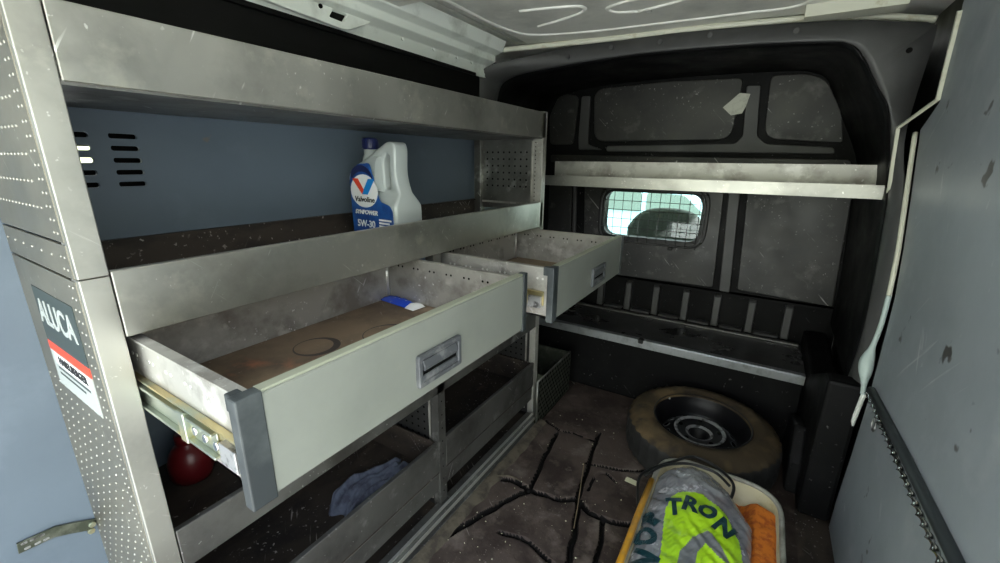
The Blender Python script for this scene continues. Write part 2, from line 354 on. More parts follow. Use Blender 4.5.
# body seam between lining and bulkhead on the right
b = MB(); P = smoothline([(.362, 1.822, 1.30), (.362, 1.76, 1.17), (.362, 1.70, 1.05), (.362, 1.655, .95), (.362, 1.625, .83)], 5); b.tube(P, .007, None, 6); 
struct(b.build('trim_2', 'cream'), 'cream painted body seam beside the right lining', 'trim')
b = MB(); b.tube(smoothline([(.362, 1.625, .83), (.362, 1.62, .74), (.36, 1.635, .66), (.36, 1.65, .60), (.36, 1.625, .55), (.36, 1.60, .51)], 5), [.007] * 10 + [.008, .010, .014, .017, .019, .020, .020, .019, .017, .014, .011, .009, .007, .007, .007, .007], None, 8)
struct(b.build('trim_3', 'teal'), 'pale green body edge widening above the lashing rail', 'trim')
b = MB(); b.tube(smoothline([(.362, 1.60, .51), (.362, 1.63, .40), (.362, 1.65, .33), (.36, 1.665, .26)], 4), .007, None, 6); 
b.disc((.352, 1.70, .335), (-1, 0, 0), .013, .008, None, 10); b.disc((.352, 1.68, .255), (-1, 0, 0), .013, .008, None, 10)
struct(b.build('trim_4', 'white'), 'white body edge with two round plugs at the lower right', 'trim')

# front bulkhead
b = MB()
wx0, wx1, wz0, wz1 = -.775, -.255, .795, 1.055
outer = rect(-1.25, .55, .40, 1.66)
b.from_mesh(curve_mesh([outer, rounded(rect(wx0, wz0, wx1, wz1), .07, 8)], .03), xz(2.445))
b.box((-1.25, 2.50, -.05), (.40, 2.54, .575))
b.box((-1.25, 2.415, .54), (.40, 2.52, .56))
wf = struct(b.build('wall_front', 'black'), 'black moulded plastic bulkhead across the front of the load space', 'wall')
OUT = [(-1.16, 1.62, .35), (-1.16, 1.62, .8), (-1.16, 1.64, 1.2), (-1.15, 1.66, 1.5), (-1.125, 1.67, 1.59), (-.92, 1.80, 1.652), (-.673, 1.85, 1.68), (-.165, 1.86, 1.665), (.13, 1.86, 1.645), (.268, 1.86, 1.622), (.34, 1.86, 1.607), (.356, 1.86, 1.57), (.345, 1.85, 1.311), (.357, 1.74, 1.12), (.362, 1.64, .83), (.362, 1.66, .50), (.362, 1.66, .30)]
INN = [(-1.16, 1.74, .35), (-1.16, 1.75, .8), (-1.16, 1.79, 1.2), (-1.14, 1.80, 1.478), (-1.07, 1.80, 1.567), (-.846, 1.85, 1.604), (-.504, 1.855, 1.617), (-.156, 1.86, 1.608), (.09, 1.86, 1.590), (.15, 1.86, 1.578), (.191, 1.86, 1.546), (.25, 1.86, 1.447), (.297, 1.85, 1.356), (.340, 1.85, 1.158), (.343, 1.785, 1.0), (.343, 1.70, .70), (.343, 1.735, .48)]
PAN = [(-1.17, 2.42, .35), (-1.17, 2.42, .8), (-1.17, 2.42, 1.2), (-1.17, 2.42, 1.46), (-1.12, 2.42, 1.565), (-.855, 2.42, 1.607), (-.5, 2.42, 1.617), (-.185, 2.42, 1.613), (.0, 2.42, 1.606), (.08, 2.42, 1.597), (.155, 2.42, 1.56), (.20, 2.42, 1.47), (.242, 2.42, 1.389), (.322, 2.42, 1.213), (.335, 2.42, 1.057), (.361, 2.42, .70), (.365, 2.42, .48)]
lo = [smoothline(l, 5) for l in (OUT, INN, PAN)]
mid = [a * .9 + c * .1 + Vector((0, -.002, 0)) for a, c in zip(lo[1], lo[2])]
b = MB(); b.loft([lo[0], [a * .12 + c * .88 for a, c in zip(lo[0], lo[1])], lo[1]], None)
for p in ((-.432, 1.852, 1.650), (-.259, 1.857, 1.652), (.005, 1.86, 1.632), (-.62, 1.845, 1.650), (-.80, 1.825, 1.630)):
    b.disc((p[0], p[1] + .002, p[2]), (0, -1, 0), .009, .007, None, 10)
fl = b.build('flange', 'flange', wf)
sol = fl.modifiers.new('thickness', 'SOLIDIFY'); sol.thickness = .004
b = MB(); b.disc((.305, 1.857, 1.54), (0, -1, 0), .008, .002, None, 12); b.build('flange_hole', 'hole', wf)
b = MB(); b.loft([lo[1], mid, lo[2]], None); rc = b.build('recess_wall', 'black', wf)
sol = rc.modifiers.new('thickness', 'SOLIDIFY'); sol.thickness = .004
# raised fields of the panel (outline x,z ; extruded 16 mm towards the load space)
fields = [
    ([(-1.14, 1.30), (-.99, 1.30), (-.975, 1.56), (-1.05, 1.575), (-1.10, 1.56), (-1.15, 1.46)], .03),
    ([(-.865, 1.315), (-.18, 1.315), (-.165, 1.587), (-.5, 1.598), (-.85, 1.588), (-.882, 1.56)], [.06, .06, .03, .03, .04, .03]),
    ([(-.045, 1.318), (.255, 1.295), (.225, 1.42), (.15, 1.555), (.08, 1.585), (-.06, 1.588)], [.06, .02, .02, .04, .05, .03]),
    ([(-1.13, 1.20), (-.81, 1.20), (.30, 1.20), (.29, 1.228), (-1.13, 1.243)], .012),
    ([(-1.13, .57), (-.965, .57), (-.985, 1.10), (-1.13, 1.10)], .02),
    ([(-.155, .575), (-.175, 1.12), (-.245, 1.12), (-.905, 1.10), (-.875, .56)], .015),
    ([(-.045, .58), (.352, .565), (.325, 1.11), (-.075, 1.11)], .012),
]
for k, (pl, r) in enumerate(fields):
    loops = [rounded(pl, r, 6)]
    if k == 5: loops.append(rounded(rect(wx0 - .012, wz0 - .012, wx1 + .012, wz1 + .012), .08, 8))
    b = MB(); b.from_mesh(curve_mesh(loops, .008, .004, 2), xz(2.405)); b.build('raised_field', 'black_field', wf)
ribs = [[(-.955, 1.27), (-.815, 1.27), (-.90, 1.30), (-.905, 1.555), (-.955, 1.557), (-.96, 1.33)],
        [(-.79, 1.262), (.235, 1.250), (.225, 1.278), (-.03, 1.295), (-.072, 1.33), (-.092, 1.55), (-.148, 1.553), (-.132, 1.33), (-.16, 1.298), (-.79, 1.290)],
        [(-.955, .57), (-.935, .57), (-.955, 1.10), (-.975, 1.10)], [(-.125, .56), (-.075, .56), (-.105, 1.10), (-.155, 1.10)]]
for pl in ribs:
    b = MB(); b.from_mesh(curve_mesh([rounded(pl, .012, 4)], .009, .004, 2), xz(2.404)); b.build('pressed_rib', 'flange', wf)
for x in (-.78, -.61, -.449, -.287, -.129, .035, .197):
    b = MB(); b.prism([(2.462, .34), (2.51, .34), (2.51, .53), (2.47, .505)], 'x', x - .018, x + .018); b.build('foot_rib', 'flange', wf, bevel=.004)
for x in (-.695, -.53, -.368, -.208, -.047, .116):
    b = MB(); b.box((x - .055, 2.455, .338), (x + .055, 2.50, .352)); b.build('foot_ledge', 'flange', wf, bevel=.004)
# window in the bulkhead
wroot = thing('window_1', 'small rounded bulkhead window behind a black wire guard', 'window', (-.515, 2.42, .925)); wroot['kind'] = 'structure'
b = MB(); b.from_mesh(curve_mesh([rounded(rect(wx0 - .03, wz0 - .03, wx1 + .03, wz1 + .03), .095, 8), rounded(rect(wx0 + .006, wz0 + .006, wx1 - .006, wz1 - .006), .07, 8)], .012, .005, 2), xz(2.395)); b.build('window_frame', 'mesh', wroot)
b = MB(); b.tube([(x, 2.378, z) for x, z in rounded(rect(wx0 - .012, wz0 - .022, wx1 + .012, wz1 + .01), .08, 6)], .0045, None, 6, closed=True); b.build('guard_rim', 'flange', wroot)
b = MB(); b.from_mesh(curve_mesh([rounded(rect(wx0, wz0, wx1, wz1), .07, 8)], .002), xz(2.44)); b.build('glass', 'glass', wroot)
b = MB()
for k in range(11):
    x = wx0 + .012 + k * .0495; b.tube([(x, 2.376, wz0 - .03), (x, 2.376, wz1 + .02)], .0018, None, 5)
for k in range(6):
    z = wz0 + .006 + k * .0495; b.tube([(wx0 - .015, 2.380, z), (wx1 + .02, 2.380, z)], .0018, None, 5)
b.build('wire_guard', 'mesh', wroot)
b = MB(); b.box((-.40, 2.372, wz0 - .045), (-.378, 2.395, wz0 - .028)); b.build('guard_clip', 'mesh', wroot, bevel=.003)
# black side box at the lower right in front of the bulkhead
b = MB(); b.prism([(1.62, -.01), (2.5, -.01), (2.5, .40), (2.30, .40), (2.02, .37), (1.70, .52), (1.63, .52)], 'x', .275, .37)
b.prism([(1.70, .0), (2.0, .0), (2.0, .18), (1.80, .24), (1.72, .12)], 'x', .235, .28)
struct(b.build('trim_5', 'black', bevel=.012, seg=2), 'black plastic side box between bulkhead step and right lining', 'trim')

# ================================================================== STEP, SHELF
st = thing('bulkhead_step', 'black raised step along the bulkhead foot with a bright ribbed edge strip', 'step', (-.4, 2.27, 0))
b = MB(); b.box((-1.12, 2.055, -.01), (.27, 2.47, .318)); b.build('step_body', 'black', st, bevel=.006)
b = MB(); b.box((-1.12, 2.055, .319), (.272, 2.45, .331)); b.build('step_board', 'step', st, bevel=.003)
b = MB(); b.prism([(2.043, .298), (2.052, .298), (2.052, .3325), (2.078, .3325), (2.078, .338), (2.043, .338)], 'x', -1.1, .268)
for k in range(92):
    x = -1.09 + k * .0147
    b.box((x, 2.041, .303), (x + .007, 2.047, .334)); b.box((x, 2.046, .336), (x + .007, 2.074, .340))
b.build('edge_strip', 'tread_plate', st)
b = MB(); b.box((-.43, 2.035, .322), (-.405, 2.062, .346)); b.build('edge_clip', 'mesh', st, bevel=.004)
b = MB(); b.box((-1.1, 2.415, .331), (.26, 2.44, .343)); b.build('rear_lip', 'alu_dark', st, bevel=.003)

sh = thing('bulkhead_shelf', 'long pale aluminium shelf fixed across the bulkhead above the window', 'shelf', (-.28, 2.1, 1.1))
b = MB(); b.prism([(1.897, 1.093), (1.915, 1.093), (1.915, 1.097), (1.901, 1.097), (1.901, 1.135), (1.91, 1.135), (1.91, 1.139), (1.897, 1.139)], 'x', -.93, .347); b.build('front_lip', 'alu', sh)
b = MB(); b.box((-.93, 1.903, 1.100), (.345, 2.035, 1.104)); b.build('tray', 'alu_white', sh)
b = MB(); b.box((-.93, 2.030, 1.104), (.343, 2.036, 1.205)); b.build('back_upstand', 'alu_white', sh)
b = MB(); b.box((.343, 1.899, 1.096), (.347, 2.036, 1.14)); b.build('end_cap', 'alu', sh)
b = MB()
path = [(.350, 1.89, 1.095), (.338, 1.832, 1.13), (.328, 1.826, 1.22), (.320, 1.823, 1.314), (.364, 1.69, 1.377), (.365, 1.705, 1.48), (.366, 1.722, 1.60)]
for a, c in zip(path[:-1], path[1:]):
    A, C_ = Vector(a), Vector(c)
    b._add([A + Vector((-.004, 0, -.0)), A + Vector((.004, -.004, 0)), A + Vector((.004, .012, .004)), A + Vector((-.004, .012, .004)),
            C_ + Vector((-.004, 0, 0)), C_ + Vector((.004, -.004, 0)), C_ + Vector((.004, .012, .004)), C_ + Vector((-.004, .012, .004))],
           [(0, 3, 2, 1), (4, 5, 6, 7), (0, 1, 5, 4), (1, 2, 6, 5), (2, 3, 7, 6), (3, 0, 4, 7)])
b.build('bent_strap', 'cream', sh)

# ================================================================== RACK
XF, XB = -.786, -1.125
rk = thing('shelving_rack', 'tall aluminium van rack with two open drawers on the left wall', 'rack', (-.95, .9, 0))
def lip(name, z0, z1, y0, y1, m, hem=.014):
    b = MB(); x = XF
    b.prism([(x - hem, z0), (x, z0), (x, z1), (x - hem, z1), (x - hem, z1 - .012), (x - .003, z1 - .004), (x - .003, z0 + .004), (x - hem, z0 + .004)], 'y', y0, y1)
    return b.build(name, m, rk, bevel=.0015)
lip('top_shelf_lip', 1.292, 1.388, .202, 1.612, 'alu')
b = MB(); b.box((XB, .17, 1.288), (XF - .002, 1.612, 1.294)); b.box((XB, .17, 1.294), (XB + .003, 1.612, 1.385)); b.build('top_shelf', 'alu_dark', rk)
lip('middle_shelf_lip', .937, 1.040, .202, 1.612, 'alu')
b = MB(); b.box((XB, .17, .937), (XF - .003, 1.612, .945)); b.build('middle_shelf', 'brown', rk)
b = MB(); b.box((XB - .001, .17, .945), (XB + .006, 1.59, 1.030)); b.box((XB - .003, .17, 1.030), (XB + .012, 1.59, 1.036), None); b.build('middle_upstand', 'brown', rk)
lip('drawer_rail', .482, .567, .202, 1.588, 'alu_dark')
b = MB(); b.box((XB, .17, .482), (XF - .003, 1.588, .490)); b.build('lower_shelf', 'brown', rk)
for y0, y1 in ((.202, .905), (.942, 1.588)):
    lip('low_shelf_lip', .190, .305, y0, y1, 'alu_dark')
    b = MB(); b.box((XB, y0, .182), (XF - .003, y1, .190)); b.box((XB, y0, .19), (XB + .004, y1, .29)); b.box((XB, y1 - .005, .19), (XF - .01, y1, .30)); b.build('low_shelf', 'brown', rk)
b = MB(); b.box((XF - .018, .202, .112), (XF - .006, 1.588, .178)); b.build('low_rail', 'alu_dark', rk, bevel=.002)
b = MB(); b.prism([(-.815, .0), (-.748, .0), (-.748, .006), (-.760, .010), (-.760, .046), (-.772, .056), (-.80, .056), (-.815, .03)], 'y', .17, 1.56); b.build('floor_rail', 'alu_dark', rk, bevel=.0015)
b = MB(); b.box((-.776, .17, .0555), (-.766, 1.56, .058)); b.box((-.7605, .17, .030), (-.7575, 1.56, .044)); b.build('floor_rail_edge', 'alu_bright', rk)
b = MB(); b.box((XB, .17, .0), (-.82, 1.588, .012)); b.build('bottom_tray', 'brown', rk)
# posts
def post(y0, y1, z0, z1, m, holes=True):
    b = MB(); b.mi(m); b.prism([(XF - .03, y0), (XF - .03, y0 + .003), (XF - .003, y0 + .003), (XF - .003, y1 - .003), (XF - .03, y1 - .003), (XF - .03, y1), (XF, y1), (XF, y0)], 'z', z0, z1, m)
    return b
b = post(.166, .2005, 0, 1.0335, 'alu'); b.build('post', 'alu', rk, bevel=.0025, seg=2)
b = post(.166, .2005, 1.0345, CZ - .02, 'alu'); b.build('post', 'alu', rk, bevel=.0025, seg=2)
b = post(.906, .941, 0, .936, 'alu_dark')
for k in range(16): b.disc((XF, .9235, .1 + .05 * k), (1, 0, 0), .003, .0006, 'hole', 8)
b.build('post', 'alu_dark', rk, bevel=.002)
b = post(1.589, 1.624, 0, 1.392, 'alu_white'); b.build('post', 'alu_white', rk, bevel=.002)
b = MB(); b.mi('alu_white'); b.box((XF - .048, 1.600, 1.0), (XF - .004, 1.606, 1.29), 'alu_white')
for r in range(15):
    for c in range(2): b.disc((XF - .036 + .02 * c, 1.600, 1.045 + .0165 * r + .008 * c), (0, -1, 0), .0028, .0005, 'hole', 8)
b.build('post_flange', 'alu_white', rk)
b = MB(); b.box((-1.12, 1.585, 0), (-1.085, 1.62, 1.39)); b.build('back_post', 'alu_dark', rk, bevel=.002)
b = MB(); b.box((-1.12, .905, 0), (-1.085, .94, .936)); b.build('back_post', 'alu_dark', rk, bevel=.002)
# near side: two perforated sheets and a flange with rivets along both edges
def side(z0, z1, step_x, step_z, zz0, zz1, xx0, xx1):
    b = MB(); b.mi('alu_side'); b.box((-1.152, .165, z0), (XF - .012, .168, z1), 'alu_side')
    z = zz0; r = 0
    while z < zz1:
        x = xx0 + (step_x / 2 if r % 2 else 0)
        while x < xx1:
            # a punched hole: small raised lip, taller than wide, in paler metal to paint its lit edge
            b.dimple((x, .1652, z), (0, -1, 0), .0024, .0018, 'alu', 7); x += step_x
        z += step_z; r += 1
    for e in (-1.146, -.828, -.812):
        z = z0 + .012
        while z < z1 - .005:
            b.dimple((e, .1652, z), (0, -1, 0), .0023, .0014, 'alu', 8); z += .018 if e > -1 else .014
    return b.build('side_sheet', 'alu_side', rk)
side(0, 1.030, .030, .024, .03, .80, -1.12, -.84)
side(1.034, 1.082, .05, .2, 1.062, 1.07, -1.12, -.85)
side(1.086, CZ - .02, .019, .036, 1.13, 1.40, -1.12, -.845)
# perforated partitions
def partition(y, z0, z1, m):
    b = MB(); b.mi(m); b.box((-1.118, y, z0), (XF - .035, y + .003, z1), m)
    fr = [(-1.095, z0), (-1.085, z1)]
    b.box((-1.10, y - .004, z0 + .03), (-1.092, y, z1 - .005), 'alu_white'); b.box((XF - .055, y - .004, z0 + .03), (XF - .048, y, z1 - .005), 'alu_white'); b.box((-1.10, y - .004, z0 + .024), (XF - .048, y, z0 + .032), 'alu_white')
    nz = int((z1 - z0 - .12) / .028)
    for r in range(nz):
        for c in range(8): b.disc((-1.06 + .028 * c, y, z1 - .05 - .028 * r), (0, -1, 0), .0042, .0006, 'hole', 8)
    for r in range(int((z1 - z0) / .03)):
        b.disc((-1.110, y, z0 + .02 + .03 * r), (0, -1, 0), .0028, .0006, 'hole', 7)
    return b.build('end_panel', m, rk)
partition(1.602, 1.0, 1.288, 'alu_dark'); partition(1.602, .02, .93, 'sheet_dark'); partition(.924, .02, .48, 'sheet_dark')
# maker's sticker on the near side
b = MB(); b.mi('sticker_dark'); b.box((-1.055, .1640, .884), (-.845, .1650, .985), 'sticker_dark'); b.box((-1.055, .1640, .866), (-.845, .1650, .884), 'red_print'); b.box((-1.055, .1640, .796), (-.845, .1650, .866), 'sticker_grey')
b.box((-1.035, .1636, .842), (-.850, .1641, .864), 'white_print')
sk = b.build('sticker', 'sticker_dark', rk)
def flat_text(name, body, size, pos, m, parent, y, sx=1., ext=.0006, shear=0., bold=0.):
    b = MB(); b.from_mesh(text_mesh(body, size, ext, sx, shear, bold), Matrix.Translation((pos[0], y, pos[1])) @ XZ)
    return b.build(name, m, parent)
flat_text('lettering', 'ALUCA', .062, (-.955, .940), 'sticker_grey', sk, .1638, .92, bold=.0012)
flat_text('lettering', 'HASELBERGER', .020, (-.942, .853), 'black_print', sk, .1632, 1.12, bold=.0003)
for z, x0, x1 in ((.833, -1.03, -.87), (.822, -1.03, -.90)):
    b = MB(); b.box((x0, .1636, z), (x1, .1642, z + .004)); b.build('small_print', 'sticker_dark', sk)

# drawers
def make_drawer(y0, y1, xf, board, scuff, stains, hy):
    zb, zt = .787, .930; xb = xf - .455; t = .004
    b = MB(); b.mi(scuff)
    def bx(a, c): b.box(a, c, scuff)
    bx((xb, y0 + .010, zb), (xf - .018, y1 - .022, zb + .005)); bx((xb, y0 + .010, zb), (xb + t, y1 - .022, zt - .005))
    for ya in (y0 + .010, y1 - .026): bx((xb, ya, zb), (xf - .018, ya + t, zt - .004))
    bx((xb, y0 + .006, zt - .006), (xf - .018, y0 + .022, zt - .002)); bx((xb, y1 - .032, zt - .006), (xf - .018, y1 - .018, zt - .002))
    for k in range(7):
        for d in (-.008, .008):
            x = xb + .05 + k * .06
            b.disc((x + d, y1 - .026, zt - .030), (0, -1, 0), .0032, .0006, 'hole', 8); b.disc((x + d, y0 + .010, zt - .034), (0, -1, 0), .0035, .0008, 'alu_bright', 8)
    for k in range(9):
        for d in (-.009, .009):
            b.disc((xb + t, y0 + .08 + k * (y1 - y0 - .14) / 8 + d, zt - .030), (1, 0, 0), .0035, .0006, 'hole', 8)
    for yc in (y1 - .04,):
        b.tube([(xb + .006, yc, zb + .005), (xb + .006, yc, zt - .01)], .005, 'alu_bright', 6)
    dr = b.build('drawer', scuff, rk)
    b = MB(); b.mi(board); b.box((xb + t, y0 + .015, zb + .005), (xf - .02, y1 - .027, zb + .009), board)
    for (sx_, sy_, r) in stains:
        c = Vector((sx_, sy_, zb + .0092)); n = 36
        v = []
        for k in range(n):
            a = 2 * pi * k / n; w = .009 + .007 * sin(a + 1)
            v += [c + Vector((cos(a) * r, sin(a) * r, 0)), c + Vector((cos(a) * (r - w), sin(a) * (r - w), 0))]
        b._add(v, [(2 * k, 2 * ((k + 1) % n), 2 * ((k + 1) % n) + 1, 2 * k + 1) for k in range(n)], 'ring')
    b.build('drawer_floor', board, dr)
    b = MB(); b.box((xf - .018, y0 + .023, zb - .002), (xf, y1 - .013, zt)); b.build('drawer_front', 'front', dr, bevel=.002)
    b = MB(); b.box((xf - .019, y0 + .023, zt), (xf - .001, y1 - .013, zt + .004)); b.build('front_edge', 'edge', dr, bevel=.0015)
    for ya, yb in ((y0 - .008, y0 + .024), (y1 - .014, y1 + .004)):
        b = MB(); b.box((xf - .016, ya, zb - .006), (xf + .003, yb, zt + .005))
        if ya < y0: b.box((xf - .030, ya + .004, zt - .020), (xf - .015, ya + .020, zt + .004))
        b.build('corner_cap', 'plastic_grey', dr, bevel=.002, seg=2)
    # recessed pull: frame, dark recess, hanging grip
    h0, h1, g0, g1 = hy - .062, hy + .062, zb + .020, zb + .083
    b = MB(); b.mi('handle')
    b.box((xf - .001, h0 + .008, g0 + .008), (xf + .001, h1 - .008, g1 - .008), 'hole')
    fr = MB(); me = curve_mesh([rounded(rect(h0, g0, h1, g1), .006, 3), rounded(rect(h0 + .011, g0 + .010, h1 - .011, g1 - .010), .004, 3)], .005, .002); fr.bm.free()
    b.from_mesh(me, yz(xf + .003), 'handle')
    b.prism([(xf + .001, g1 - .012), (xf + .0045, g1 - .012), (xf + .010, g0 + .036), (xf + .006, g0 + .030), (xf + .001, g0 + .034)], 'y', h0 + .014, h1 - .014, 'handle')
    b.prism([(xf + .001, g0 + .010), (xf + .006, g0 + .010), (xf + .004, g0 + .021), (xf + .001, g0 + .021)], 'y', h0 + .012, h1 - .012, 'handle')
    b.build('handle', 'handle', dr, bevel=.001)
    # telescopic runner on each side
    for s_, ya in ((1, y0 + .0095), (-1, y1 - .0215)):
        b = MB(); b.mi('zinc')
        def slab(x0, x1, d0, d1, z0, z1, m): b.box((x0, min(ya - s_ * d0, ya - s_ * d1), z0), (x1, max(ya - s_ * d0, ya - s_ * d1), z1), m)
        slab(xb + .05, xf - .03, 0, .003, zb + .034, zb + .072, 'zinc'); slab(xb + .02, xf - .09, .003, .006, zb + .030, zb + .064, 'zinc_green')
        slab(xb + .02, xf - .09, .003, .013, zb + .026, zb + .030, 'zinc_green'); slab(xb + .02, xf - .09, .003, .013, zb + .062, zb + .066, 'zinc_green')
        slab(xb + .05, xf - .03, 0, .010, zb + .072, zb + .075, 'zinc')
        slab(xf - .185, xf - .165, .004, .014, zb + .022, zb + .070, 'zinc_green'); slab(xf - .075, xf - .035, .002, .012, zb + .028, zb + .060, 'steel_worn')
        for k in range(4): b.disc((xf - .06 - .03 * k, ya - s_ * .006, zb + .046), (0, -s_, 0), .007, .004, 'chrome', 10)
        b.build('runner', 'zinc', dr, bevel=.001)
    return dr
d1 = make_drawer(.205, .893, -.474, 'wood', 'alu_white', [(-.62, .47, .058), (-.72, .66, .062), (-.63, .69, .075), (-.80, .52, .05)], .553)
d1['label'] = 'near drawer, pulled out, with ring stained board'
d2 = make_drawer(.980, 1.605, -.437, 'wood2', 'alu_white', [], 1.338)
d2['label'] = 'far drawer, pulled out, with dusty tan board'

# ================================================================== OIL JUG
JX, JY, JZ = -1.06, .853, .9455
def jug_d(u, z):
    """half depth of the bottle: full below the shoulder, slimmer at the handle"""
    if u > .118 and z > .13: return .026 if z > .165 else .026 + (.052 - .026) * (.165 - z) / .035
    return .0525 - max(0, z - .20) * .22
jug = thing('oil_jug', 'silver grey engine oil jug with blue label standing on the middle shelf', 'jug', (JX + .1, JY + .05, JZ), radians(-3))
jm = Matrix.Translation((JX, JY, JZ)) @ Matrix.Rotation(radians(-3), 4, 'Z')
outl = rounded([(0, 0), (.20, 0), (.20, .125), (.193, .155), (.178, .195), (.173, .225), (.178, .285), (.170, .303), (.140, .304), (.075, .262), (.03, .243), (.003, .225), (-.004, .205), (0, .17)], [.012, .012, .03, .03, .03, .03, .02, .016, .03, .04, .03, .02, .02, .03], 5)
hole = rounded([(.128, .172), (.152, .172), (.150, .225), (.152, .268), (.140, .272), (.126, .255)], .010, 4)
me = curve_mesh([outl, hole], .0525, .012, 3)
b = MB(); b.from_mesh(me, None)
bmesh.ops.remove_doubles(b.bm, verts=b.bm.verts, dist=1e-5)
for v in b.bm.verts:
    k = jug_d(v.co.x, v.co.y) / .0525
    x, y, z = v.co; v.co = jm @ Vector((x, .0525 - z * k, y))
for f in b.bm.faces: f.smooth = True
jb = b.build('jug_body', 'jug', jug)
jb.modifiers.new('edges', 'EDGE_SPLIT').split_angle = radians(40)
b = MB(); b.lathe([(.028, .235), (.024, .262), (.020, .270), (.020, .29)], None, 24, jm @ Matrix.Translation((.045, .0525, 0))); b.build('neck', 'jug', jug)
b = MB(); b.lathe([(.0215, .284), (.0225, .288), (.0225, .312), (.020, .316), (0.0001, .316)], None, 24, jm @ Matrix.Translation((.045, .0525, 0)))
for k in range(24):
    a = 2 * pi * k / 24; b.box((-.001, .022, .288), (.001, .0238, .311), None, jm @ Matrix.Translation((.045, .0525, 0)) @ Matrix.Rotation(a, 4, 'Z'))
b.build('cap', 'navy', jug)
def jplate(name, loops, m, parent, off, ext=.0005):
    b = MB(); b.from_mesh(curve_mesh(loops, ext), jm @ Matrix.Translation((0, off, 0)) @ XZ); return b.build(name, m, parent)
lab = jplate('front_label', [rounded([(.010, .012), (.188, .012), (.188, .114), (.178, .130), (.138, .140), (.126, .165), (.115, .205), (.100, .246), (.05, .242), (.018, .222), (.008, .195)], .008, 3)], 'label_blue', jug, -.0010, .0010)
circ = [(.071 + .060 * cos(2 * pi * k / 32), .167 + .047 * sin(2 * pi * k / 32)) for k in range(32)]
jplate('white_roundel', [circ], 'white_print', lab, -.0025)
jplate('navy_arc', [[(.016, .208)] + [(.062 + .048 * cos(pi * (1 - k / 12)), .204 + .036 * sin(pi * (1 - k / 12))) for k in range(2, 11)] + [(.112, .208)] + [(.066 + .052 * cos(pi * k / 12), .180 + .042 * sin(pi * k / 12)) for k in range(2, 11)]], 'navy', lab, -.0030)
jplate('red_emblem', [[(.022, .202), (.048, .202), (.066, .178), (.078, .162), (.064, .158)]], 'red_print', lab, -.0036)
jplate('blue_emblem', [[(.122, .202), (.094, .202), (.074, .174), (.064, .158), (.088, .158)]], 'vblue', lab, -.0038)
def jtext(body, size, u, z, m, sx=1., shear=0., bold=0.):
    b = MB(); b.from_mesh(text_mesh(body, size, .0005, sx, shear, bold), jm @ Matrix.Translation((u, -.0034, z)) @ XZ); b.build('lettering', m, lab)
jtext('Valvoline', .021, .072, .143, 'black_print', 1.15, .1, .0004)
jtext('SYNPOWER', .017, .075, .106, 'white_print', 1.1, .25, .0006)
jtext('5W-30', .028, .072, .072, 'white_print', 1.0, 0, .0006)
for k in range(4):
    b = MB(); b.box((.130, -.0036, .086 - .009 * k), (.182 - .008 * (k % 2), -.0028, .091 - .009 * k), None, jm); b.build('small_print', 'white_print', lab)

# ================================================================== SMALL THINGS ON THE RACK
# rag
b = MB(); nx, ny = 44, 26; V = []
for i in range(nx + 1):
    for j in range(ny + 1):
        u, v = i / nx, j / ny - .5
        w = .060 + .03 * sin(pi * u) + .04 * max(0, .45 - u)
        edge = 1 - max(0, (abs(v) * 2 - .8) / .2) ** 2
        x = -.925 + v * 2 * w * .62 - .02 * sin(u * 5); y = .60 + u * .27 + .012 * sin(v * 9)
        fold = .016 + .011 * sin(v * 26 + u * 7) + .013 * pnoise(Vector((u * 6, v * 6, 2))) + .012 * sin(pi * min(1, u * 1.6))
        endt = min(1, u / .08, (1 - u) / .08)
        V.append((x, y, .1905 + max(.001, fold * max(0, edge) * endt)))
b._add(V, [(i * (ny + 1) + j, (i + 1) * (ny + 1) + j, (i + 1) * (ny + 1) + j + 1, i * (ny + 1) + j + 1) for i in range(nx) for j in range(ny)], None, True)
rg = tag(b.build('cleaning_rag', 'rag'), 'crumpled blue grey cleaning rag lying on the low rack shelf', 'rag')
sm = rg.modifiers.new('thickness', 'SOLIDIFY'); sm.thickness = .003
# red bottle behind the runner
rb = thing('red_container', 'dark red rounded container in the shadowy bay under the near drawer', 'container', (-1.02, .318, .4905))
b = MB(); b.lathe([(.026, .4905), (.037, .496), (.043, .513), (.043, .54), (.037, .562), (.028, .575), (.018, .582), (.018, .592)], None, 28, Matrix.Translation((-1.02, .318, 0))); b.build('body', 'red', rb)
b = MB(); b.lathe([(.021, .587), (.021, .606), (.0001, .608)], None, 20, Matrix.Translation((-1.02, .318, 0))); b.build('lid', 'red', rb)
# blue packet
pk = thing('blue_packet', 'small blue packet with a white end in the near drawer corner', 'packet', (-.86, .845, .798))
pm = Matrix.Translation((-.865, .838, .798)) @ Matrix.Rotation(radians(-6), 4, 'Z')
def pouch(w, d, h, x0, n=18):
    b = MB(); V = []; m_ = 8
    for i in range(n + 1):
        for j in range(m_ + 1):
            u, v = i / n, j / m_; k = (4 * u * (1 - u)) ** .35 * (4 * v * (1 - v)) ** .5
            V.append(pm @ Vector((x0 + u * w, (v - .5) * d, h * k * (1 + .25 * pnoise(Vector((u * 9, v * 4, w * 30)))) + .0008)))
    F = [(i * (m_ + 1) + j, (i + 1) * (m_ + 1) + j, (i + 1) * (m_ + 1) + j + 1, i * (m_ + 1) + j + 1) for i in range(n) for j in range(m_)]
    b._add(V, F, None, True)
    V2 = [pm @ Vector(((x0 + (i / n) * w), (j / m_ - .5) * d, 0.0)) for i in (0, n) for j in (0, m_)]
    b._add(V2, [(0, 1, 3, 2)], None); return b
pouch(.115, .042, .013, -.06).build('film', 'packet', pk); pouch(.036, .046, .012, .053).build('white_end', 'white_print', pk)
